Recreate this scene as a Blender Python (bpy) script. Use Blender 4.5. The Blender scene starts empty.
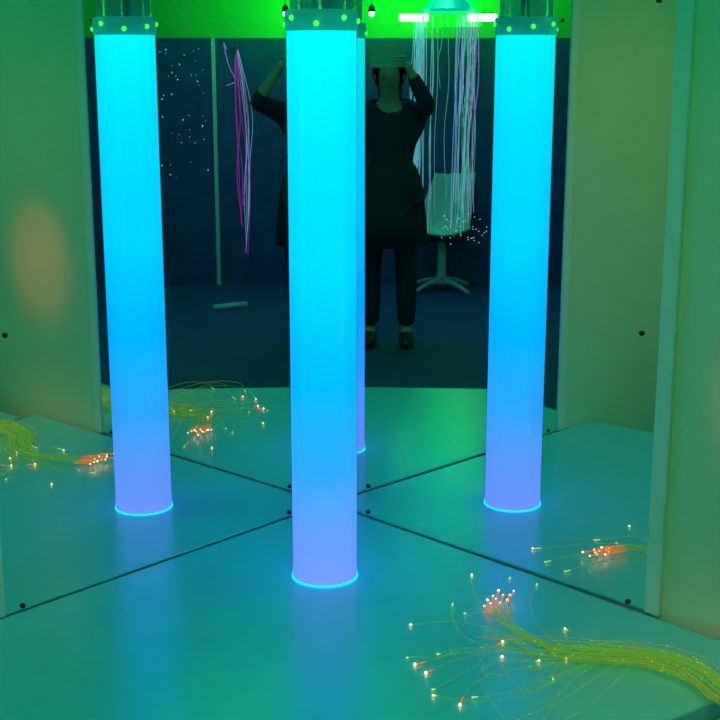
import bpy, bmesh, math, random
from mathutils import Vector, Matrix
R = math.radians
random.seed(7)
SC = bpy.context.scene
COL = SC.collection

# ------------------------------------------------------------------ helpers
def link(name, bm, mat, parent=None, smooth=False, bevel=0, loc=None):
    me = bpy.data.meshes.new(name)
    bmesh.ops.recalc_face_normals(bm, faces=bm.faces)
    bm.to_mesh(me); bm.free()
    for m in (mat if isinstance(mat, (list, tuple)) else [mat]):
        me.materials.append(m)
    if smooth:
        for p in me.polygons: p.use_smooth = True
    o = bpy.data.objects.new(name, me); COL.objects.link(o)
    if loc: o.location = loc
    if parent: o.parent = parent
    if bevel:
        b = o.modifiers.new('bevel', 'BEVEL'); b.width = bevel; b.segments = 3; b.limit_method = 'ANGLE'
    return o

def tag(o, label=None, cat=None, group=None, kind=None):
    if label: o['label'] = label
    if cat: o['category'] = cat
    if group: o['group'] = group
    if kind: o['kind'] = kind
    return o

def empty(name, loc, label, cat, group=None):
    o = bpy.data.objects.new(name, None); COL.objects.link(o); o.location = loc
    o.empty_display_size = .05
    return tag(o, label, cat, group)

def prism(bm, pts, z0, z1):
    a = [bm.verts.new((x, y, z0)) for x, y in pts]
    b = [bm.verts.new((x, y, z1)) for x, y in pts]
    n = len(pts)
    bm.faces.new(a[::-1]); bm.faces.new(b)
    for i in range(n):
        bm.faces.new((a[i], a[(i+1) % n], b[(i+1) % n], b[i]))
    return bm

def box(bm, x0, x1, y0, y1, z0, z1):
    return prism(bm, [(x0, y0), (x1, y0), (x1, y1), (x0, y1)], z0, z1)

def lathe(bm, prof, n=48, cx=0, cy=0, cap0=True, cap1=True):
    rings = []
    for r, z in prof:
        rings.append([bm.verts.new((cx+r*math.cos(2*math.pi*i/n), cy+r*math.sin(2*math.pi*i/n), z)) for i in range(n)])
    for a, b in zip(rings, rings[1:]):
        for i in range(n):
            bm.faces.new((a[i], a[(i+1) % n], b[(i+1) % n], b[i]))
    if cap0: bm.faces.new(rings[0][::-1])
    if cap1: bm.faces.new(rings[-1])
    return bm

def smooth_path(pts, sub=5):
    P = [Vector(p) for p in pts]
    P = [2*P[0]-P[1]] + P + [2*P[-1]-P[-2]]
    out = []
    for i in range(1, len(P)-2):
        a, b, c, d = P[i-1:i+3]
        for k in range(sub):
            t = k/sub
            out.append(.5*((2*b)+(c-a)*t+(2*a-5*b+4*c-d)*t*t+(3*b-a-3*c+d)*t**3))
    out.append(P[-2])
    return out

def sweep(bm, P, r, n=5, mi=0, caps=True):
    """a tube along the points P; r a number or a function of 0..1"""
    rings = []
    up = Vector((0, 0, 1))
    for i, p in enumerate(P):
        t = (P[min(i+1, len(P)-1)]-P[max(i-1, 0)])
        t = t.normalized() if t.length > 1e-9 else Vector((0, 0, 1))
        u = t.cross(up)
        if u.length < .1: u = t.cross(Vector((1, 0, 0)))
        u.normalize(); v = t.cross(u)
        rr = r(i/(len(P)-1)) if callable(r) else r
        rings.append([bm.verts.new(p+rr*(u*math.cos(2*math.pi*k/n)+v*math.sin(2*math.pi*k/n))) for k in range(n)])
    for a, b in zip(rings, rings[1:]):
        for k in range(n):
            f = bm.faces.new((a[k], a[(k+1) % n], b[(k+1) % n], b[k])); f.material_index = mi
    if caps:
        for q in (rings[0][::-1], rings[-1]):
            f = bm.faces.new(q); f.material_index = mi
    return bm

def ball(bm, c, r, sub=2, scale=(1, 1, 1), mi=0):
    m = Matrix.Translation(Vector(c)) @ Matrix.Diagonal((scale[0], scale[1], scale[2], 1))
    g = bmesh.ops.create_icosphere(bm, subdivisions=sub, radius=r, matrix=m)
    for f in {f for v in g['verts'] for f in v.link_faces}: f.material_index = mi
    return bm

# ------------------------------------------------------------------ materials
def mat(name, col, rough=.6, metal=0, spec=.5, noise=0, nscale=20, bump=0, bscale=200, emit=None, es=0, coat=0):
    m = bpy.data.materials.new(name); m.use_nodes = True
    nt = m.node_tree; b = nt.nodes['Principled BSDF']
    b.inputs['Base Color'].default_value = (*col, 1)
    b.inputs['Roughness'].default_value = rough
    b.inputs['Metallic'].default_value = metal
    b.inputs['Specular IOR Level'].default_value = spec
    b.inputs['Coat Weight'].default_value = coat
    b.inputs['Coat Roughness'].default_value = .24
    b.inputs['Coat IOR'].default_value = 1.6
    b.inputs['Coat Tint'].default_value = (.8, 1, 1, 1)
    if emit:
        b.inputs['Emission Color'].default_value = (*emit, 1); b.inputs['Emission Strength'].default_value = es
    tc = nt.nodes.new('ShaderNodeTexCoord')
    if noise:
        n = nt.nodes.new('ShaderNodeTexNoise'); n.inputs['Scale'].default_value = nscale; n.inputs['Detail'].default_value = 4
        nt.links.new(tc.outputs['Object'], n.inputs['Vector'])
        r = nt.nodes.new('ShaderNodeMapRange'); r.inputs['From Min'].default_value = .3; r.inputs['From Max'].default_value = .7
        r.inputs['To Min'].default_value = 1-noise; r.inputs['To Max'].default_value = 1+noise
        x = nt.nodes.new('ShaderNodeVectorMath'); x.operation = 'SCALE'; x.inputs[0].default_value = col
        nt.links.new(n.outputs['Fac'], r.inputs['Value']); nt.links.new(r.outputs['Result'], x.inputs['Scale'])
        nt.links.new(x.outputs['Vector'], b.inputs['Base Color'])
    if bump:
        n = nt.nodes.new('ShaderNodeTexNoise'); n.inputs['Scale'].default_value = bscale; n.inputs['Detail'].default_value = 5
        nt.links.new(tc.outputs['Object'], n.inputs['Vector'])
        q = nt.nodes.new('ShaderNodeBump'); q.inputs['Strength'].default_value = bump; q.inputs['Distance'].default_value = .002
        nt.links.new(n.outputs['Fac'], q.inputs['Height']); nt.links.new(q.outputs['Normal'], b.inputs['Normal'])
    return m

def emis(name, col, s):
    m = bpy.data.materials.new(name); m.use_nodes = True; nt = m.node_tree; nt.nodes.clear()
    o = nt.nodes.new('ShaderNodeOutputMaterial'); e = nt.nodes.new('ShaderNodeEmission')
    e.inputs['Color'].default_value = (*col, 1); e.inputs['Strength'].default_value = s
    nt.links.new(e.outputs['Emission'], o.inputs['Surface']); return m

def clear(name, tint, gloss=.06, rough=.03, haze=0, hazecol=(1, 1, 1)):
    m = bpy.data.materials.new(name); m.use_nodes = True; nt = m.node_tree; nt.nodes.clear()
    o = nt.nodes.new('ShaderNodeOutputMaterial')
    t = nt.nodes.new('ShaderNodeBsdfTransparent'); t.inputs['Color'].default_value = (*tint, 1)
    g = nt.nodes.new('ShaderNodeBsdfGlossy'); g.inputs['Roughness'].default_value = rough
    fr = nt.nodes.new('ShaderNodeLayerWeight'); fr.inputs['Blend'].default_value = .15
    mr = nt.nodes.new('ShaderNodeMapRange'); mr.inputs['To Min'].default_value = gloss; mr.inputs['To Max'].default_value = .6
    nt.links.new(fr.outputs['Facing'], mr.inputs['Value'])
    mx = nt.nodes.new('ShaderNodeMixShader')
    nt.links.new(mr.outputs['Result'], mx.inputs['Fac']); nt.links.new(t.outputs[0], mx.inputs[1]); nt.links.new(g.outputs[0], mx.inputs[2])
    last = mx.outputs[0]
    if haze:
        d = nt.nodes.new('ShaderNodeBsdfDiffuse'); d.inputs['Color'].default_value = (*hazecol, 1)
        tr = nt.nodes.new('ShaderNodeBsdfTranslucent'); tr.inputs['Color'].default_value = (*hazecol, 1)
        a = nt.nodes.new('ShaderNodeMixShader'); a.inputs['Fac'].default_value = .5
        nt.links.new(d.outputs[0], a.inputs[1]); nt.links.new(tr.outputs[0], a.inputs[2])
        m2 = nt.nodes.new('ShaderNodeMixShader'); m2.inputs['Fac'].default_value = haze
        nt.links.new(last, m2.inputs[1]); nt.links.new(a.outputs[0], m2.inputs[2]); last = m2.outputs[0]
    nt.links.new(last, o.inputs['Surface']); return m

def column_mat(h):
    """lit water: its own colour runs from violet blue at the lamp in the foot to cyan at the top"""
    m = bpy.data.materials.new('lit_water'); m.use_nodes = True; nt = m.node_tree; nt.nodes.clear()
    o = nt.nodes.new('ShaderNodeOutputMaterial'); e = nt.nodes.new('ShaderNodeEmission')
    tc = nt.nodes.new('ShaderNodeTexCoord'); sp = nt.nodes.new('ShaderNodeSeparateXYZ')
    mr = nt.nodes.new('ShaderNodeMapRange'); mr.inputs['From Max'].default_value = h
    cr = nt.nodes.new('ShaderNodeValToRGB')
    stops = [(0, (.060, .104, .44)), (.10, (.042, .112, .50)), (.22, (.010, .135, .58)), (.38, (.0, .165, .62)), (.60, (0, .232, .52)),
             (.78, (0, .258, .40)), (.93, (0, .305, .36)), (1, (0, .34, .35))]
    el = cr.color_ramp.elements
    el[0].position = 0; el[0].color = (*stops[0][1], 1); el[1].position = 1; el[1].color = (*stops[-1][1], 1)
    for p, c in stops[1:-1]:
        q = el.new(p); q.color = (*c, 1)
    n = nt.nodes.new('ShaderNodeTexNoise'); n.inputs['Scale'].default_value = 5; n.inputs['Detail'].default_value = 1
    nt.links.new(tc.outputs['Object'], n.inputs['Vector'])
    ms = nt.nodes.new('ShaderNodeMapRange'); ms.inputs['To Min'].default_value = TUBE_E*.94; ms.inputs['To Max'].default_value = TUBE_E*1.06
    nt.links.new(n.outputs['Fac'], ms.inputs['Value']); nt.links.new(ms.outputs['Result'], e.inputs['Strength'])
    nt.links.new(tc.outputs['Object'], sp.inputs[0]); nt.links.new(sp.outputs['Z'], mr.inputs['Value'])
    nt.links.new(mr.outputs['Result'], cr.inputs['Fac']); nt.links.new(cr.outputs['Color'], e.inputs['Color'])
    nt.links.new(e.outputs[0], o.inputs['Surface']); return m

TUBE_E = 3.3
M = {}
M['wall'] = mat('cream_wall', (.78, .78, .62), .55, noise=.03, nscale=6, bump=.12, bscale=160)
M['green'] = mat('green_lit_wall', (.16, .72, .08), .6, noise=.05, nscale=4)  # pale wall, the green light falling on it put into its colour
M['ceil'] = mat('ceiling_paint', (.75, .75, .75), .8)
M['floor'] = mat('dark_carpet', (.05, .085, .26), .95, noise=.2, nscale=60, bump=.3, bscale=300)
M['pad'] = mat('light_vinyl', (.18, .76, .97), .32, spec=.6, noise=.03, nscale=5, bump=.04, bscale=60, coat=.5)
M['trim'] = mat('plastic_trim', (.82, .84, .82), .35)
M['black'] = mat('navy_panel', (.03, .09, .26), .6, noise=.2, nscale=10, bump=.1)
M['cloth'] = mat('black_cloth', (.012, .02, .06), .85, bump=.3, bscale=120)
M['grey'] = mat('dark_trousers', (.014, .024, .065), .8)
M['skin'] = mat('skin', (.55, .36, .27), .5)
M['hair'] = mat('dark_hair', (.02, .015, .012), .45, bump=.4, bscale=150)
M['phone'] = mat('phone_case', (.35, .38, .40), .25)
M['glass_dark'] = mat('lens', (.01, .01, .012), .08)
M['metal'] = mat('steel', (.6, .6, .6), .3, metal=1)
M['screw'] = mat('dark_screw', (.03, .03, .03), .4, metal=.6)
M['shell'] = mat('white_plastic', (.75, .78, .74), .4)
M['cushion'] = mat('dark_seat', (.06, .07, .07), .8)
M['mirror'] = mat('mirror_silver', (.86, .90, .88), .0, metal=1)
M['backing'] = mat('mirror_back', (.15, .16, .16), .6)
M['acrylic'] = clear('clear_acrylic', (.97, 1, 1), .03)
M['upper'] = clear('hazy_acrylic', (.55, .75, .72), .10, .12, .35, (.5, .6, .58))
M['collar'] = clear('collar_acrylic', (.3, .8, .8), .10, .2, .75, (.5, .85, .82))
M['green_led'] = emis('green_led', (.06, 1, .08), 1.6)
M['star'] = emis('star_point', (.4, .8, 1), 1.5)
M['bar'] = emis('led_bar', (.28, 1, .26), 7)
M['bulb'] = emis('lamp_glow', (.35, 1, .5), 9)
M['tip'] = emis('fibre_tip', (1, .36, .14), 6)
M['tip_y'] = emis('fibre_tip_yellow', (.60, .72, .08), 1.2)
M['ember'] = emis('fibre_red', (1, .13, .01), 1.1)
def fibre(name, col, es, tr=.6):
    m = mat(name, col, .3, emit=col, es=es); nt = m.node_tree
    mx = nt.nodes.new('ShaderNodeMixShader'); t = nt.nodes.new('ShaderNodeBsdfTransparent'); mx.inputs['Fac'].default_value = tr
    nt.links.new(nt.nodes['Principled BSDF'].outputs[0], mx.inputs[1]); nt.links.new(t.outputs[0], mx.inputs[2])
    nt.links.new(mx.outputs[0], nt.nodes['Material Output'].inputs['Surface']); return m
M['strand'] = fibre('clear_fibre', (.24, .52, .03), .26, .66)
M['strand_o'] = fibre('amber_fibre', (.60, .36, .01), .26, .66)
M['f_cyan'] = mat('cyan_fibre', (.3, .5, .6), .3, emit=(.12, .5, .65), es=.7)
M['f_violet'] = mat('violet_fibre', (.4, .2, .5), .3, emit=(.30, .22, .75), es=.8)
M['f_white'] = mat('pale_fibre', (.5, .6, .5), .3, emit=(.2, .8, .4), es=.22)
M['f_magenta'] = mat('magenta_fibre', (.5, .05, .4), .3, emit=(.45, .0, .5), es=.7)
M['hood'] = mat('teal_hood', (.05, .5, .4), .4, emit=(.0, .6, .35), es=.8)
M['boxcase'] = mat('black_plastic', (.03, .03, .03), .45)
M['foot_glow'] = emis('cyan_foot_glow', (0, .55, .95), 2.4)
M['fill_light'] = emis('green_fill_light', (.02, 1, .31), 2.7)  # glow of the added ambient fill panel

# ------------------------------------------------------------------ where things stand
PZ = .36                                  # top of the platform
CX, CY = -.0852, 3.2992                   # the mirrored corner
AL, AR = 3.9572, 5.5002                   # the two walls run from it at an angle of 88.4 degrees
DL = Vector((math.cos(AL), math.sin(AL))); DR = Vector((math.cos(AR), math.sin(AR)))
NL = Vector((DL.y, -DL.x)); NR = Vector((-DR.y, DR.x))   # out of the nook
if NL.dot(Vector((-1, 1))) < 0: NL = -NL
if NR.dot(Vector((1, 1))) < 0: NR = -NR
C = Vector((CX, CY))
TX, TY, TH, TR = -.0822, 2.7985, 1.2364, .0765
def wl(s, n=0): return tuple(C+DL*s+NL*n)
def wr(s, n=0): return tuple(C+DR*s+NR*n)

# ------------------------------------------------------------------ the room
def struct(name, bm, m, **k): return tag(link(name, bm, m, **k), kind='structure')
CZ = 2.5
g = .008
SL, SR = 2.0, 2.2
pl, pr = wl(SL, g), wr(SR, g)
XL, XR = pl[0], pr[0]
# outer corner point of the two walls
def isect(p, d, q, e):
    k = ((q[0]-p[0])*e[1]-(q[1]-p[1])*e[0])/(d[0]*e[1]-d[1]*e[0]); return (p[0]+d[0]*k, p[1]+d[1]*k)
ci = isect(wl(0, g), DL, wr(0, g), DR); co = isect(wl(0, g+.1), DL, wr(0, g+.1), DR)
struct('wall_right', prism(bmesh.new(), [ci, pr, tuple(Vector(pr)+NR*.1), co], 0, CZ), M['wall'])
struct('wall_left', prism(bmesh.new(), [ci, co, tuple(Vector(pl)+NL*.1), pl], 0, CZ), M['wall'])
struct('wall_east', box(bmesh.new(), XR, XR+.1, -2.3, pr[1], 0, CZ), M['wall'])
struct('wall_west', box(bmesh.new(), XL-.1, XL, -2.3, pl[1], 0, CZ), M['wall'])
struct('wall_back', box(bmesh.new(), XL-.1, XR+.1, -2.4, -2.3, 0, CZ), M['green'])
foot = [(XL-.1, -2.4), (XR+.1, -2.4), (XR+.1, pr[1]+.03), co, (XL-.1, pl[1]+.03)]
struct('floor', prism(bmesh.new(), foot, -.1, 0), M['floor'])
struct('ceiling', prism(bmesh.new(), foot, CZ, CZ+.1), M['ceil'])

# ------------------------------------------------------------------ platform
q = .004
P0 = isect(wl(0, -q), DL, wr(0, -q), DR)
pp = [P0, wl(1.19, -q), (-.72, 2.22), (-.60, 2.03), (.44, 2.03), (.56, 2.12), (.868, 2.335)]
root = empty('padded_platform', (TX, 2.6, 0), 'low pale blue vinyl padded platform filling the mirrored corner under the bubble tube', 'platform')
def local(o, r):
    o.parent = r; o.matrix_parent_inverse = Matrix.Translation(r.location).inverted(); return o
def part(name, bm, m, r, **k): return local(link(name, bm, m, **k), r)
cen = Vector((0, 2.6))
ins = [tuple(cen+(Vector(p)-cen)*.975) for p in pp]
part('base', prism(bmesh.new(), ins, 0, PZ-.10), M['wall'], root)
part('pad', prism(bmesh.new(), pp, PZ-.10, PZ), M['pad'], root, bevel=.006)

r2 = empty('floor_cushion', (.84, 2.05, 0), 'pale block cushion beside the right front edge of the platform', 'cushion')
cp = [(.583, 2.088), (.862, 2.285), (1.08, 2.03), (.80, 1.80)]
part('pad', prism(bmesh.new(), cp, .02, PZ-.004), M['pad'], r2, bevel=.012)
cc = Vector((.83, 2.04))
part('base', prism(bmesh.new(), [tuple(cc+(Vector(p)-cc)*.9) for p in cp], 0, .03), M['boxcase'], r2)

# ------------------------------------------------------------------ corner mirrors
def mirror(name, w, D, N, sign, label):
    mid = w(.5)
    r = empty(name, (mid[0], mid[1], PZ), label, 'mirror', 'tall mirrors of the corner')
    z0, z1 = PZ+.0005, PZ+1.98
    s0 = .0 if sign > 0 else .0
    pts = [w(s0), w(1.0), w(1.0, .006), w(s0, .006)]
    bm = prism(bmesh.new(), pts, z0, z1)
    bm.faces.ensure_lookup_table()
    bm.normal_update()
    for f in bm.faces:                       # only the front face is silvered
        f.material_index = 0 if (f.normal.to_2d().length > .5 and abs(f.normal.to_2d().normalized().dot(N)) > .9 and
                                 abs((f.calc_center_median().to_2d()-C).dot(N)) < 1e-4) else 1
    part('glass', bm, [M['mirror'], M['backing']], r)
    part('edge_trim', prism(bmesh.new(), [w(1.0005, -.004), w(1.037, -.004), w(1.037, .0075), w(1.0005, .0075)], z0, z1+.01), M['trim'], r, bevel=.002)
    for s, z in ((.957, .010), (.957, .617), (.957, 1.292), (.957, 1.9), (.15, .012), (.15, .93)):
        c = Vector(w(s, -.0022)); b = bmesh.new()
        lathe(b, [(.0055, -.0015), (.0055, .001), (.003, .0025)], 12)
        m4 = Vector((-N.x, -N.y, 0)).to_track_quat('Z', 'Y').to_matrix().to_4x4()
        bmesh.ops.transform(b, matrix=Matrix.Translation((c.x, c.y, PZ+z)) @ m4, verts=b.verts)
        part('screw', b, M['screw'], r)
    return r
mirror('corner_mirror', wr, DR, NR, 1, 'tall frameless mirror on the right wall with a pale edge trim')
mirror('corner_mirror', wl, DL, NL, -1, 'tall frameless mirror on the left wall, to the left behind the bubble tube')

# ------------------------------------------------------------------ bubble tube
bt = empty('bubble_tube', (TX, TY, PZ), 'tall glowing cyan and violet bubble tube standing on the padded platform', 'bubble tube')
def bpart(name, bm, m, **k): return link(name, bm, m, parent=bt, **k)
bpart('foot_ring', lathe(bmesh.new(), [(TR+.001, 0), (TR+.001, .002), (TR-.001, .003)], 64), M['foot_glow'])
bpart('water_column', lathe(bmesh.new(), [(TR-.002, .004), (TR-.002, .05), (TR-.002, TH*.5), (TR-.002, TH)], 64), column_mat(TH), smooth=False)
b = bmesh.new(); lathe(b, [(TR, .004), (TR, TH)], 64, cap0=False, cap1=False)
bpart('acrylic_tube', b, M['acrylic'], smooth=True)
b = bmesh.new(); lathe(b, [(TR+.001, TH), (TR+.0015, TH+.003), (TR+.0015, TH+.040), (TR-.002, TH+.043), (TR-.010, TH+.043)], 64, cap0=False, cap1=False)
col = bpart('collar', b, M['collar'], smooth=True)
for k in range(8):
    a = math.radians(-96+45*k); b = bmesh.new(); ball(b, ((TR+.001)*math.cos(a), (TR+.001)*math.sin(a), TH+.020+.006*((k*5) % 3-1)), .0060, 2)
    o = link('indicator_light', b, M['green_led'], parent=col)
b = bmesh.new(); lathe(b, [(TR-.010, TH+.004), (TR-.010, TH+.62)], 64, cap0=False, cap1=False)
bpart('upper_tube', b, M['upper'], smooth=True)
bpart('top_cap', lathe(bmesh.new(), [(TR-.004, TH+.60), (TR-.002, TH+.62), (TR-.002, TH+.65), (TR-.03, TH+.66)], 48), M['boxcase'])
b = bmesh.new(); sweep(b, smooth_path([(.01, .0, TH+.004), (.014, .01, TH+.2), (-.012, .0, TH+.4), (.01, 0, TH+.602)]), .010, 8)
bpart('air_hose', b, M['boxcase'], smooth=True)

# ------------------------------------------------------------------ fibre optic spray lying on the platform
FIBRES = [
 ('A', [(0.2615, 2.7898, 0.003), (0.2555, 2.687, 0.01), (0.2598, 2.6103, 0.015), (0.2755, 2.5464, 0.018), (0.2963, 2.4991, 0.019), (0.3225, 2.4528, 0.018), (0.3691, 2.4123, 0.015)]),
 ('A', [(0.205, 2.6265, 0.003), (0.1988, 2.5557, 0.0091), (0.2023, 2.4859, 0.0138), (0.2151, 2.4361, 0.017), (0.2371, 2.4047, 0.0187), (0.2679, 2.3859, 0.0189), (0.3139, 2.3794, 0.0177), (0.3742, 2.3759, 0.015)]),
 ('A', [(0.2276, 2.5767, 0.003), (0.2471, 2.5642, 0.0099), (0.2758, 2.5489, 0.0145), (0.3074, 2.5036, 0.0169), (0.3362, 2.4453, 0.0171), (0.3774, 2.3985, 0.015)]),
 ('A', [(0.1078, 2.5187, 0.003), (0.1322, 2.5183, 0.0067), (0.1708, 2.5217, 0.0097), (0.2171, 2.5142, 0.012), (0.2734, 2.4813, 0.0137), (0.3304, 2.4315, 0.0147), (0.3816, 2.3849, 0.015)]),
 ('A', [(0.0948, 2.3646, 0.003), (0.1128, 2.3639, 0.0067), (0.1545, 2.3534, 0.0097), (0.192, 2.3731, 0.012), (0.239, 2.3786, 0.0137), (0.303, 2.3721, 0.0147), (0.3784, 2.3625, 0.015)]),
 ('A', [(0.1097, 2.3363, 0.003), (0.1443, 2.3497, 0.006), (0.1855, 2.3663, 0.0088), (0.2387, 2.3748, 0.0112), (0.3064, 2.3661, 0.0132), (0.3811, 2.3537, 0.015)]),
 ('A', [(0.1298, 2.3001, 0.003), (0.1545, 2.3194, 0.0061), (0.1837, 2.3399, 0.0088), (0.221, 2.3573, 0.011), (0.2727, 2.3715, 0.0128), (0.3323, 2.3643, 0.0141), (0.3925, 2.3492, 0.015)]),
 ('A', [(0.1388, 2.2306, 0.003), (0.166, 2.2528, 0.0061), (0.1974, 2.2846, 0.0088), (0.2371, 2.3139, 0.011), (0.2885, 2.3319, 0.0128), (0.339, 2.3379, 0.0141), (0.3991, 2.3405, 0.015)]),
 ('A', [(0.187, 2.1724, 0.003), (0.2017, 2.2167, 0.0062), (0.2257, 2.2515, 0.0089), (0.2574, 2.2801, 0.0111), (0.2901, 2.2934, 0.0128), (0.3345, 2.3037, 0.014), (0.3801, 2.3193, 0.0148), (0.4277, 2.3318, 0.015)]),
 ('A', [(0.2952, 2.4372, 0.003), (0.2737, 2.4003, 0.0097), (0.2507, 2.353, 0.0153), (0.2338, 2.3008, 0.0198), (0.227, 2.2484, 0.0231), (0.231, 2.1882, 0.0253), (0.2455, 2.1291, 0.0264), (0.2642, 2.0676, 0.0264), (0.2975, 2.0486, 0.0252), (0.3408, 2.1024, 0.0229), (0.3812, 2.1992, 0.0195), (0.4515, 2.2975, 0.015)]),
 ('A', [(0.2868, 2.3691, 0.003), (0.2815, 2.3219, 0.0091), (0.2841, 2.2748, 0.0138), (0.2945, 2.2319, 0.017), (0.3173, 2.2009, 0.0187), (0.3584, 2.2241, 0.0189), (0.4008, 2.2755, 0.0177), (0.4545, 2.3145, 0.015)]),
 ('A', [(0.1572, 2.3802, 0.003), (0.1832, 2.3916, 0.0073), (0.2241, 2.3938, 0.0107), (0.2846, 2.3888, 0.0131), (0.344, 2.3769, 0.0145), (0.3951, 2.367, 0.015)]),
 ('A', [(0.3591, 2.3515, 0.003), (0.3237, 2.3419, 0.0078), (0.2775, 2.3216, 0.0114), (0.2397, 2.2995, 0.014), (0.2518, 2.2633, 0.0154), (0.3118, 2.2792, 0.0158), (0.3873, 2.3145, 0.015)]),
 ('A', [(0.4068, 2.7343, 0.003), (0.3876, 2.6615, 0.0163), (0.37, 2.5793, 0.0241), (0.3671, 2.4927, 0.0265), (0.3867, 2.4224, 0.0235), (0.4262, 2.3849, 0.015)]),
 ('A', [(0.3491, 2.772, 0.003), (0.3312, 2.6979, 0.015), (0.3152, 2.6154, 0.0222), (0.3152, 2.537, 0.0246), (0.3341, 2.4631, 0.0222), (0.3787, 2.4077, 0.015)]),
 ('C', [(0.3119, 2.6755, 0.0138), (0.301, 2.6051, 0.0173), (0.3026, 2.5384, 0.0193), (0.3225, 2.4701, 0.0189), (0.3678, 2.4031, 0.015)]),
 ('C', [(0.2964, 2.6453, 0.0138), (0.2901, 2.584, 0.0173), (0.2967, 2.5232, 0.0193), (0.3219, 2.4652, 0.0189), (0.3733, 2.3985, 0.015)]),
 ('C', [(0.282, 2.6237, 0.0138), (0.2798, 2.5684, 0.0173), (0.2914, 2.5132, 0.0193), (0.3213, 2.4604, 0.0189), (0.3768, 2.394, 0.015)]),
 ('C', [(0.2877, 2.6131, 0.0102), (0.2864, 2.5681, 0.0128), (0.2984, 2.5179, 0.0149), (0.3258, 2.4621, 0.0159), (0.3782, 2.3894, 0.015)]),
 ('C', [(0.3447, 2.6644, 0.0174), (0.3261, 2.595, 0.0218), (0.3207, 2.5286, 0.0238), (0.3377, 2.4587, 0.022), (0.3815, 2.3985, 0.015)]),
 ('C', [(0.3263, 2.6237, 0.0138), (0.3173, 2.5736, 0.0173), (0.3196, 2.5182, 0.0193), (0.338, 2.4604, 0.0189), (0.3849, 2.394, 0.015)]),
 ('C', [(0.3188, 2.6466, 0.0156), (0.3075, 2.5842, 0.0196), (0.3089, 2.5184, 0.0216), (0.3292, 2.4572, 0.0204), (0.3802, 2.3894, 0.015)]),
 ('C', [(0.3019, 2.6331, 0.012), (0.2961, 2.5786, 0.015), (0.3026, 2.5181, 0.0171), (0.3275, 2.4589, 0.0174), (0.3816, 2.3849, 0.015)]),
 ('C', [(0.3085, 2.6117, 0.012), (0.301, 2.5631, 0.015), (0.3079, 2.5081, 0.0171), (0.3325, 2.4494, 0.0174), (0.385, 2.3804, 0.015)]),
 ('C', [(0.3341, 2.6446, 0.0165), (0.3175, 2.5765, 0.0207), (0.315, 2.516, 0.0227), (0.3347, 2.4508, 0.0212), (0.3856, 2.3849, 0.015)]),
 ('C', [(0.2736, 2.6039, 0.0084), (0.2794, 2.5628, 0.0105), (0.2941, 2.5177, 0.0127), (0.3236, 2.4606, 0.0143), (0.3809, 2.3804, 0.015)]),
 ('A', [(0.4655, 2.4095, 0.003), (0.4788, 2.3432, 0.031), (0.516, 2.3306, 0.035), (0.5616, 2.3537, 0.015)]),
 ('A', [(0.4344, 2.4991, 0.003), (0.4495, 2.4067, 0.031), (0.482, 2.3618, 0.035), (0.5351, 2.3714, 0.015)]),
 ('A', [(0.3754, 2.271, 0.003), (0.3835, 2.2901, 0.0187), (0.4059, 2.3097, 0.026), (0.4475, 2.3339, 0.0248), (0.5031, 2.3625, 0.015)]),
 ('A', [(0.18, 2.1, 0.004), (0.2, 2.06, 0.0237), (0.27, 2.06, 0.0347), (0.36, 2.12, 0.0371), (0.47, 2.25, 0.0309), (0.55, 2.35, 0.016)]),
 ('A', [(0.139, 2.208, 0.004), (0.17, 2.16, 0.0237), (0.24, 2.13, 0.0347), (0.33, 2.17, 0.0371), (0.44, 2.28, 0.0309), (0.54, 2.37, 0.016)]),
 ('A', [(0.213, 2.2, 0.004), (0.26, 2.17, 0.0272), (0.33, 2.19, 0.037), (0.42, 2.27, 0.0333), (0.53, 2.37, 0.016)]),
 ('A', [(0.296, 2.06, 0.004), (0.33, 2.05, 0.0272), (0.4, 2.09, 0.037), (0.48, 2.2, 0.0333), (0.56, 2.34, 0.016)]),
 ('A', [(0.415, 2.36, 0.004), (0.45, 2.34, 0.032), (0.5, 2.36, 0.036), (0.56, 2.4, 0.016)]),
]

TRUNK = [(0.366, 2.391), (0.414, 2.373), (0.463, 2.36), (0.521, 2.351), (0.577, 2.333), (0.627, 2.291), (0.653, 2.241), (0.669, 2.186),
         (.72, 2.13), (.80, 2.09), (.875, 2.065)]
TZ = [.010, .012, .013, .014, .016, .020, .026, .026, .016, .02, .045]
fs = empty('fibre_optic_spray', (.5, 2.35, PZ), 'spray of yellow green fibre optic strands with red glowing tips lying on the platform', 'fibre optics')
rnd = random.Random(3)
sparkles = bmesh.new()
def join_trunk(pts, off, oz):
    """carry a fibre on along the trunk from where it joins"""
    x = pts[-1][0]
    k = next((i for i, t in enumerate(TRUNK) if t[0] > x+.03), 4)
    out = list(pts)
    for i in range(k, len(TRUNK)):
        t = TRUNK[i]; w = 1 if i < 8 else max(.25, 1-.25*(i-7))
        out.append((t[0]+off*w*.55, t[1]+off*w*.85, TZ[i]+oz*w))
    return out
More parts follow.
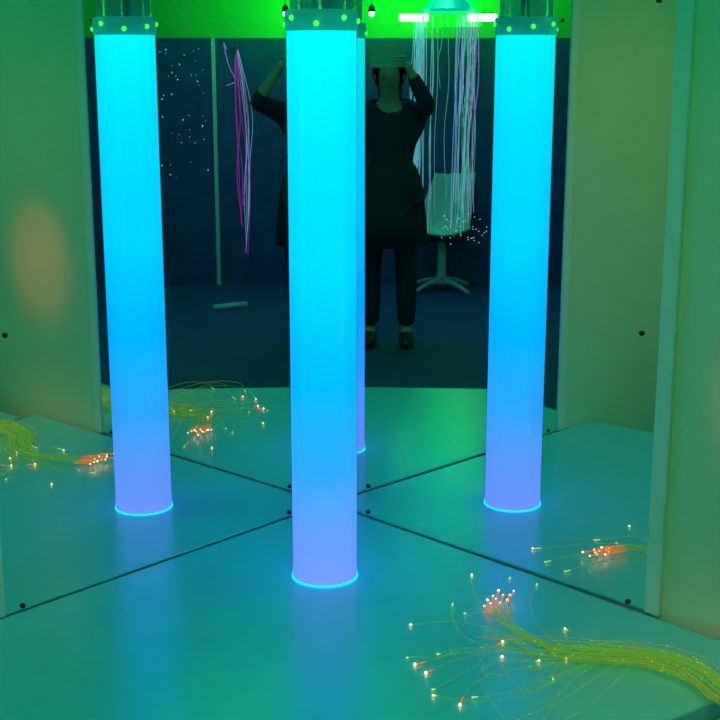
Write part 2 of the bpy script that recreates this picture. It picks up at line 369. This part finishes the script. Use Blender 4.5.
for i, (kind, pts) in enumerate(FIBRES):
    off = rnd.uniform(-.04, .04); oz = rnd.uniform(-.006, .010)
    pts = join_trunk([tuple(p) for p in pts], off, oz)
    W = [Vector((x, y, z+PZ)) for x, y, z in smooth_path(pts, 5)]
    for w in W: w.z = max(w.z, PZ+.0018)
    b = bmesh.new(); sweep(b, W, .0010 if kind == 'A' else .0012, 5)
    if kind == 'C':
        f = [p for p in W if (p-W[0]).length < .035]
        for fc in b.faces:
            if (fc.calc_center_median()-W[0]).length < .050: fc.material_index = 1
    st = part('strand', b, [M['strand'], M['ember']], fs, smooth=True)
    b = bmesh.new(); big = i in (5, 6, 8, 9, 10, 15, 17, 20)
    ball(b, (W[0].x, W[0].y, max(W[0].z, PZ+.004)), (.0028 if big else .0021), 2)
    t = part('tip', b, M['tip'] if (kind == 'C' or big or i % 3 == 0) else M['tip_y'], fs)
    # the glowing jacket just behind the end
    if kind == 'A':
        b = bmesh.new(); sweep(b, W[0:4] if big else W[0:2], .0011, 6)
        part('glowing_end', b, M['ember'] if big else M['tip_y'], fs, smooth=True)
    for k in range(3):
        p = W[rnd.randrange(len(W)//6, len(W)-3)]
        ball(sparkles, p+Vector((0, 0, .001)), .0010, 1)
for n in range(24):                         # filler strands of the trunk
    off = rnd.uniform(-.052, .050); oz = rnd.uniform(-.008, .014)
    i0 = rnd.choice([0, 0, 0, 1, 2, 3])
    head = []
    if i0 == 0:
        e = (.27+rnd.uniform(-.03, .05), 2.44+rnd.uniform(-.05, .09)); head = [(e[0], e[1], .006), ((e[0]+TRUNK[0][0])/2, (e[1]+TRUNK[0][1])/2+.005, .012)]
    pts = head+[(TRUNK[i][0]+off*.55+rnd.uniform(-.004, .004), TRUNK[i][1]+off*.85+rnd.uniform(-.004, .004), TZ[i]+oz) for i in range(i0, 8)]
    pts += [(t[0]+off*.3, t[1]+off*.4, z+oz*.4) for t, z in zip(TRUNK[8:], TZ[8:])]
    W = [Vector((x, y, max(z+PZ, PZ+.0018))) for x, y, z in smooth_path(pts, 4)]
    b = bmesh.new(); sweep(b, W, .0009, 5)
    part('strand', b, M['strand_o'] if n % 4 == 0 else M['strand'], fs, smooth=True)
    for k in range(2):
        p = W[rnd.randrange(len(W))]; ball(sparkles, p+Vector((0, 0, .001)), .0012, 1)
tag(part('sparkle_points', sparkles, M['tip_y'], fs), kind='stuff')
lb = empty('light_source_box', (.93, 2.04, PZ-.004), 'black light box on the cushion feeding the fibre strands', 'light box')
b = box(bmesh.new(), -.05, .07, -.06, .05, 0, .09); link('case', b, M['boxcase'], parent=lb, bevel=.006)
b = bmesh.new(); lathe(b, [(.022, 0), (.022, .02), (.016, .024)], 20)
bmesh.ops.transform(b, matrix=Matrix.Translation((-.05, .02, .049)) @ Matrix.Rotation(R(-90), 4, 'Y'), verts=b.verts)
link('port', b, M['metal'], parent=lb)

# ------------------------------------------------------------------ the far end of the room, seen in the mirrors
T = 1.677
pn = empty('dark_wall_panel', (-.47, -2.3, 0), 'wide plain navy wall panel on the back wall behind the chair', 'wall panel')
part('board', box(bmesh.new(), XL+.01, .495, -2.298, -2.278, 0, T), M['black'], pn)
part('edge_strip', box(bmesh.new(), .496, .522, -2.298, -2.270, 0, T), M['trim'], pn)
sp = empty('star_panel', (1.0, -2.28, 0), 'navy back wall panel dotted with tiny star lights', 'wall panel')
part('board', box(bmesh.new(), .523, XR-.01, -2.298, -2.278, 0, T), M['black'], sp)
b = bmesh.new()
for k in range(48):
    ball(b, (rnd.uniform(.55, .95), -2.2765, rnd.uniform(.75, 1.62)), rnd.choice([.002, .0025, .0035]), 1)
tag(part('stars', b, M['star'], sp), kind='stuff')

fc = empty('fibre_optic_curtain', (-.455, -1.76, 1.775), 'hanging fountain of long coloured fibre strands under a teal hood and two bright bars', 'fibre optics')
b = bmesh.new(); lathe(b, [(.165, .055), (.17, .07), (.12, .13), (.04, .17), (.012, .18), (.012, .72)], 40)
for v in b.verts:
    if v.co.z < .06: v.co.z -= .012*(.5+.5*math.sin(math.atan2(v.co.y, v.co.x)*20))
link('hood', b, M['hood'], parent=fc, smooth=False)
for x0 in (-.30, .13):
    b = box(bmesh.new(), x0, x0+.19, -.02, .02, -.005, .042)
    link('light_bar', b, M['bar'], parent=fc, bevel=.012)
b = box(bmesh.new(), -.28, .27, -.01, .01, .036, .05); link('rail', b, M['metal'], parent=fc)
fm = ['f_cyan', 'f_violet', 'f_cyan', 'f_white', 'f_cyan', 'f_white']
for n in range(66):
    u = rnd.choice([rnd.gauss(.17, .03), rnd.gauss(.17, .03), rnd.gauss(-.12, .045), rnd.gauss(-.12, .04), rnd.uniform(-.25, .24)])
    u = max(-.27, min(.26, u)); y0 = rnd.uniform(-.05, .05)
    L = rnd.uniform(1.1, 1.38) if rnd.random() < .8 else rnd.uniform(.35, .7)
    dx = rnd.gauss(0, .02)-(u*.15 if u < 0 else -.02); w = rnd.uniform(-.02, .02)
    pts = [(u, y0, .036), (u+dx*.3+w, y0+.01, -L*.3), (u+dx*.6-w*.5, y0, -L*.6), (u+dx+w, y0-.01, -L)]
    b = bmesh.new(); sweep(b, smooth_path(pts, 4), .0020, 4)
    mm = 'f_magenta' if (L < .7 and u < -.1) else fm[n % 6]
    link('strand', b, M[mm], parent=fc, smooth=True)
b = bmesh.new()
for n in range(40): ball(b, (rnd.gauss(-.1, .09), rnd.uniform(-.06, .06), rnd.uniform(-1.42, -1.22)), .003, 1)
tag(link('sparkle_points', b, M['star'], parent=fc), kind='stuff')

pf = empty('fibre_optic_tassel', (.315, -2.0, 1.62), 'loose hanging tassel of violet and pale fibre strands against the navy panel', 'fibre optics')
b = bmesh.new(); sweep(b, smooth_path([(.02, -.28, .0), (.02, -.1, .01), (.02, 0, 0), (.02, .0, -.02)]), .004, 8); link('hook', b, M['metal'], parent=pf)
for n in range(10):
    u = rnd.uniform(-.05, .04); L = rnd.uniform(1.0, 1.5); z0 = 0 if n % 3 else -.3
    pts = [(.02, 0, -.01), (.02+u*.5, rnd.uniform(-.03, .03), -.12), (u+rnd.uniform(-.02, .02), 0, -.4*L), (u+rnd.uniform(-.03, .03), 0, -.7*L), (u*.6, 0, -L)]
    b = bmesh.new(); sweep(b, smooth_path(pts, 4), .0016, 4)
    link('strand', b, M['f_magenta' if n % 2 else 'f_violet'] if n % 4 else M['f_cyan'], parent=pf, smooth=True)
for k in range(1):
    b = bmesh.new(); sweep(b, smooth_path([(.09, 0, -.02), (.11, 0, .02), (.08, 0, -.12), (.04, 0, -.22), (.10, 0, -.25)]), .002, 4); link('strand', b, M['f_violet'], parent=pf)

# swivel chair behind the curtain
ch = empty('swivel_chair', (-.43, -2.03, 0), 'white shell swivel chair on a pedestal behind the hanging fibre curtain', 'chair')
def shell():
    b = bmesh.new(); nu, nv = 12, 12; G = []
    for i in range(nu+1):
        t = i/nu
        if t < .45:  # seat
            k = t/.45; y = .22-.36*k; z = .40-.015*math.sin(k*math.pi)
        else:
            k = (t-.45)/.55; y = -.14-.10*k; z = .40+.37*k
        row = []
        for j in range(nv+1):
            s = j/nv*2-1; w = (.19 if t < .45 else .19-.05*(t-.45)/.55)
            row.append(b.verts.new((s*w-.16*max(0, t-.45), y+.10*s*s*(t > .3), z+.05*s*s*(1 if t < .45 else .3))))
        G.append(row)
    for i in range(nu):
        for j in range(nv): b.faces.new((G[i][j], G[i][j+1], G[i+1][j+1], G[i+1][j]))
    return b
o = link('seat_shell', shell(), M['shell'], parent=ch, smooth=True)
md = o.modifiers.new('t', 'SOLIDIFY'); md.thickness = .018
b = bmesh.new(); lathe(b, [(.17, .355), (.19, .375), (.17, .39)], 24); link('seat_cushion', b, M['cushion'], parent=ch)
b = bmesh.new(); lathe(b, [(.055, .05), (.03, .12), (.026, .355)], 20); link('pedestal', b, M['shell'], parent=ch, smooth=True)
for k in range(4):
    a = R(45+90*k); b = bmesh.new()
    sweep(b, smooth_path([(.02*math.cos(a), .02*math.sin(a), .075), (.14*math.cos(a), .14*math.sin(a), .055), (.26*math.cos(a), .26*math.sin(a), .014)]), lambda t: .020-.008*t, 8)
    link('leg', b, M['shell'], parent=ch, smooth=True)

# small lamp hanging between the camera and the back wall
lp = empty('pendant_lamp', (.02, -1.41, 1.81), 'tiny bright green white pendant lamp hanging from the ceiling', 'lamp')
b = bmesh.new(); ball(b, (0, 0, -.003), .018, 2); link('bulb', b, M['bulb'], parent=lp)
b = bmesh.new(); lathe(b, [(.022, .008), (.018, .035), (.006, .05)], 16); link('lamp_shade', b, M['boxcase'], parent=lp)
b = bmesh.new(); sweep(b, [Vector((0, 0, .05)), Vector((0, 0, CZ-1.81))], .002, 6); link('cord', b, M['boxcase'], parent=lp)

# padded bench block low on the floor at the left of the far room
bk = empty('floor_bar', (.39, -1.36, 0), 'short pale bar lying on the dark carpet at the far end', 'bar')
b = bmesh.new(); sweep(b, [Vector((-.10, -.06, .02)), Vector((.10, .05, .02))], .018, 10); link('rod', b, M['shell'], parent=bk, smooth=True)

# green fill panel added under the ceiling, out of view, for the ambient light
cl = empty('ceiling_fill', (.1, 1.2, CZ), 'wide round green fill panel added out of view above the front of the platform', 'fill light')
b = bmesh.new(); lathe(b, [(.62, -.002), (.62, -.05), (.60, -.055), (.60, -.045)], 48, cap0=True, cap1=False); link('frame', b, M['trim'], parent=cl)
b = bmesh.new(); lathe(b, [(.595, -.050), (.595, -.056)], 48); link('diffuser', b, M['fill_light'], parent=cl)

# ------------------------------------------------------------------ the person taking the picture
def skin_mesh(name, chains, mat_, parent=None, sub=2, extra=None):
    """chains: list of lists of (x, y, z, radius[, radius_y]); points shared by position are welded"""
    V, E, RAD, idx, roots = [], [], [], {}, []
    for chn in chains:
        prev = None
        for n, p in enumerate(chn):
            key = tuple(round(c, 4) for c in p[:3])
            if key not in idx:
                idx[key] = len(V); V.append(p[:3]); RAD.append((p[3], p[4] if len(p) > 4 else p[3]))
                if n == 0: roots.append(idx[key])
            if prev is not None: E.append((prev, idx[key]))
            prev = idx[key]
    me = bpy.data.meshes.new(name); me.from_pydata(V, E, []); me.update()
    o = bpy.data.objects.new(name, me); COL.objects.link(o)
    if parent: o.parent = parent
    me.materials.append(mat_)
    o.modifiers.new('skin', 'SKIN').use_smooth_shade = True
    if not me.skin_vertices: 
        import bpy as _b
    sv = me.skin_vertices[0].data if me.skin_vertices else None
    if sv:
        for i, r in enumerate(RAD): sv[i].radius = r
        for i in roots: sv[i].use_root = True
    s = o.modifiers.new('sub', 'SUBSURF'); s.levels = sub; s.render_levels = sub
    dg = bpy.context.evaluated_depsgraph_get(); ev = o.evaluated_get(dg)
    m2 = bpy.data.meshes.new_from_object(ev); o.modifiers.clear(); o.data = m2
    if extra:
        b = bmesh.new(); b.from_mesh(m2); extra(b); b.to_mesh(m2); b.free()
    m2.materials.clear(); m2.materials.append(mat_)
    for p in m2.polygons: p.use_smooth = True; p.material_index = 0
    return o

PX, PY = -.125, -.33
K = .905                                   # a short person: everything but the raised arms scales
pe = empty('person', (PX, PY, 0), 'person in black clothes with dark hair holding up a tablet with both hands', 'person')
def hand(side, wrist, palm, ph):
    """five fingers rooted in the palm, wrapped round the end of the phone"""
    out = []; s = side
    base = Vector(palm)
    for k, (dz, ln) in enumerate([(.022, .075), (.007, .083), (-.008, .078), (-.022, .062)]):
        p0 = base+Vector((0, .0, dz)); p1 = p0+Vector((-s*.012, .035, .002)); p2 = p1+Vector((-s*ln*.32, .018, 0)); p3 = p2+Vector((-s*ln*.30, -.004, 0))
        out.append([(*p0, .0095), (*p1, .0085), (*p2, .0078), (*p3, .0065)])
    p0 = base+Vector((-s*.0, .005, -.02)); p1 = p0+Vector((-s*.02, -.018, .004)); p2 = p1+Vector((-s*.025, .004, .016))
    out.append([(*p0, .011), (*p1, .010), (*p2, .008)])
    return out
hx = .0
RH = Vector((.156, .262, 1.525)); LH = Vector((-.090, .262, 1.525))     # palms in the person's frame
RE = Vector((.300, .13, 1.32)); LE = Vector((-.205, .13, 1.30))
RS = Vector((.160, -.02, 1.262)); LS = Vector((-.160, -.02, 1.262))
def lerp(a, b, t): return a+(b-a)*t
def tup(v, *r): return (v.x, v.y, v.z, *r)
torso = [(x_, y_, z_*K, r1*.88, r2*.88) for x_, y_, z_, r1, r2 in [(0, 0, .95, .11, .085), (0, .0, 1.08, .125, .095), (0, .0, 1.22, .145, .10), (0, -.01, 1.36, .12, .085), (0, -.005, 1.44, .06, .055), (0, .01, 1.49, .052, .055), (0, .02, 1.56, .070, .085), (0, .025, 1.63, .072, .088), (0, .02, 1.685, .045, .055)]]
def arm(S, E_, Hn, k):
    w = lerp(E_, Hn, .86)
    return [torso[3], tup(S, .054*k), tup(lerp(S, E_, .5), .047*k), tup(E_, .041*k), tup(lerp(E_, Hn, .45), .036*k), tup(w, .024*k)]
def leg(x, k): return [torso[0]]+[(x_, y_, z_*K, r_) for x_, y_, z_, r_ in [(x, 0, .86, .066*k), (x*1.05, .01, .66, .070*k), (x*1.1, .015, .48, .052*k), (x*1.1, .0, .30, .050*k), (x*1.1, -.01, .10, .034*k)]]
chains = [torso, arm(RS, RE, RH, .9)+[tup(RH, .024, .03)], arm(LS, LE, LH, .9)+[tup(LH, .024, .03)],
          leg(.09, .9)+[(.10, .02, .05, .035), (.105, .11, .035, .028)], leg(-.09, .9)+[(-.10, .02, .05, .035), (-.105, .11, .035, .028)]]
for c in hand(1, None, RH, None)+hand(-1, None, LH, None): chains.append(c)
def face(b):
    n0 = len(b.verts)
    ball(b, (0, .118, 1.575), .011, 2, (.8, 1.1, 1.4))                      # nose
    for s in (-1, 1):
        ball(b, (s*.031, .098, 1.602), .0115, 2)                           # eyes
        ball(b, (s*.078, .015, 1.59), .020, 2, (.4, .8, 1.4))               # ears
    ball(b, (0, .105, 1.54), .014, 2, (1.5, .6, .5))                        # mouth
    b.verts.ensure_lookup_table()
    for v in b.verts[n0:]: v.co.z -= .155; v.co.y -= .004
skin_mesh('body', chains, M['skin'], pe, 2, face)
coat = [[(x_, y_, z_*K, r1*.95, r2*.95) for x_, y_, z_, r1, r2 in [(0, 0, .97, .160, .12), (0, .0, 1.08, .142, .108), (0, .0, 1.22, .160, .115), (0, -.01, 1.36, .136, .098), (0, -.005, 1.43, .075, .068)]]]
def sleeve(S, E_, Hn, far): return [coat[0][3], tup(S, .068), tup(lerp(S, E_, .5), .056), tup(E_, .050), tup(lerp(E_, Hn, far*.6), .042), tup(lerp(E_, Hn, far), .035)]
skin_mesh('jacket', coat+[sleeve(RS, RE, RH, .3), sleeve(LS, LE, LH, .72)], M['cloth'], pe, 2)
skin_mesh('trousers', [[(0, 0, .95*K, .165, .125), (x_, 0, .84*K, .108), (x_*1.05, .01, .66*K, .080), (x_*1.1, .015, .48*K, .064), (x_*1.1, .0, .30*K, .060), (x_*1.1, -.01, .09, .052)] for x_ in (.09, -.09)], M['grey'], pe, 2)
for s in (-1, 1):
    skin_mesh('shoe', [[(s*.10, -.04, .045, .044, .04), (s*.10, .03, .045, .046, .04), (s*.105, .13, .036, .042, .032), (s*.105, .18, .030, .03, .022)]], M['boxcase'], pe, 2)
b = bmesh.new()
ball(b, (0, -.005, 1.470), .100, 3, (.92, 1.05, 1.05))
bmesh.ops.delete(b, geom=[v for v in b.verts if v.co.y > .055 and v.co.z < 1.50], context='VERTS')
link('hair', b, M['hair'], parent=pe, smooth=True)
b = bmesh.new(); 
sweep(b, smooth_path([(0, -.06, 1.50), (0, -.090, 1.43), (0, -.095, 1.33), (0, -.11, 1.20)]), lambda t: .085-.03*t, 14)
link('hair', b, M['hair'], parent=pe, smooth=True)

ph = empty('tablet', (-.09, -.040, 1.495), 'small pale tablet held up sideways by the person in black', 'tablet')
b = box(bmesh.new(), -.098, .102, -.004, .004, 0, .115); o = link('case', b, M['phone'], parent=ph, bevel=.004)
b = bmesh.new(); lathe(b, [(.008, 0), (.008, .0012), (.006, .0014)], 20)
bmesh.ops.transform(b, matrix=Matrix.Translation((.088, .0042, .043)) @ Matrix.Rotation(R(-90), 4, 'X'), verts=b.verts)
link('lens', b, M['glass_dark'], parent=ph)
b = box(bmesh.new(), -.092, .096, -.0058, -.0044, .005, .110); link('screen', b, M['glass_dark'], parent=ph)

b = bmesh.new(); lathe(b, [(.19, .56), (.212, .555), (.206, .68), (.186, .86), (.156, .96), (.13, 1.0)], 32)
for v in b.verts: v.co.y *= .86
link('tunic_hem', b, M['cloth'], parent=pe, smooth=True)
# ------------------------------------------------------------------ lights of the room, some of them added fills without a lamp
def spot(loc, tgt, col, e, size, blend=1, rad=.05):
    l = bpy.data.lights.new('spot', 'SPOT'); l.color = col; l.energy = e; l.spot_size = R(size); l.spot_blend = blend; l.shadow_soft_size = rad
    o = bpy.data.objects.new('spot_light', l); COL.objects.link(o); o.location = loc
    o.rotation_euler = (Vector(tgt)-Vector(loc)).to_track_quat('-Z', 'Y').to_euler(); return o
def area(loc, tgt, col, e, sx, sy=None):
    l = bpy.data.lights.new('area', 'AREA'); l.color = col; l.energy = e; l.shape = 'RECTANGLE'; l.size = sx; l.size_y = sy or sx
    o = bpy.data.objects.new('area_light', l); COL.objects.link(o); o.location = loc
    o.rotation_euler = (Vector(tgt)-Vector(loc)).to_track_quat('-Z', 'Y').to_euler(); return o
area((-.4, -1.66, 1.93), (-.30, -2.3, 2.0), (.0, 1, .0), 14, .5, .15)
area((-.4, -1.70, 1.80), (-.1, 2.6, .3), (.0, 1, .0), 3, .5, .12)
area((0, -.9, 2.45), (0, -1.4, 0), (.0, .10, 1), 9, 1.2, .8)  # blue fill added to lift the dark far end, no lamp there
spot((-.4, -1.5, 2.2), (-.47, -2.05, .55), (.1, 1, .3), 16, 26)  # green spot added to brighten the chair
spot((-.5, .9, 2.3), (.85, 2.38, .89), (1, .12, .0), 55, 10)
spot((-.3, .9, 2.3), (.80, 2.36, .7), (1, .30, .0), 9, 50)
spot((.5, .9, 2.3), (-.97, 2.373, 1.1), (1, .40, .0), 19, 40)
spot((.2, .9, 2.3), (.62, 2.15, .36), (1, .30, .0), 44, 20)  # warm spot added to tint the right front of the platform


# ------------------------------------------------------------------ world, camera, view
w = bpy.data.worlds.new('night'); SC.world = w; w.use_nodes = True
w.node_tree.nodes['Background'].inputs['Color'].default_value = (0, 0, 0, 1)
w.node_tree.nodes['Background'].inputs['Strength'].default_value = 0
cam = bpy.data.cameras.new('camera'); cam.sensor_width = 36; cam.lens = 1275.2/720*36; cam.clip_start = .01
co_ = bpy.data.objects.new('camera', cam); COL.objects.link(co_)
co_.location = (0, 0, PZ+1.178); co_.rotation_euler = (math.pi/2-.2316, 0, 0)
SC.camera = co_
SC.view_settings.view_transform = 'Standard'; SC.view_settings.look = 'None'; SC.view_settings.gamma = 1
SC.view_settings.use_curve_mapping = False; SC.view_settings.exposure = 0
SC.cycles.max_bounces = 14; SC.cycles.glossy_bounces = 10; SC.cycles.diffuse_bounces = 5; SC.cycles.transparent_max_bounces = 24
SC.cycles.sample_clamp_indirect = 6
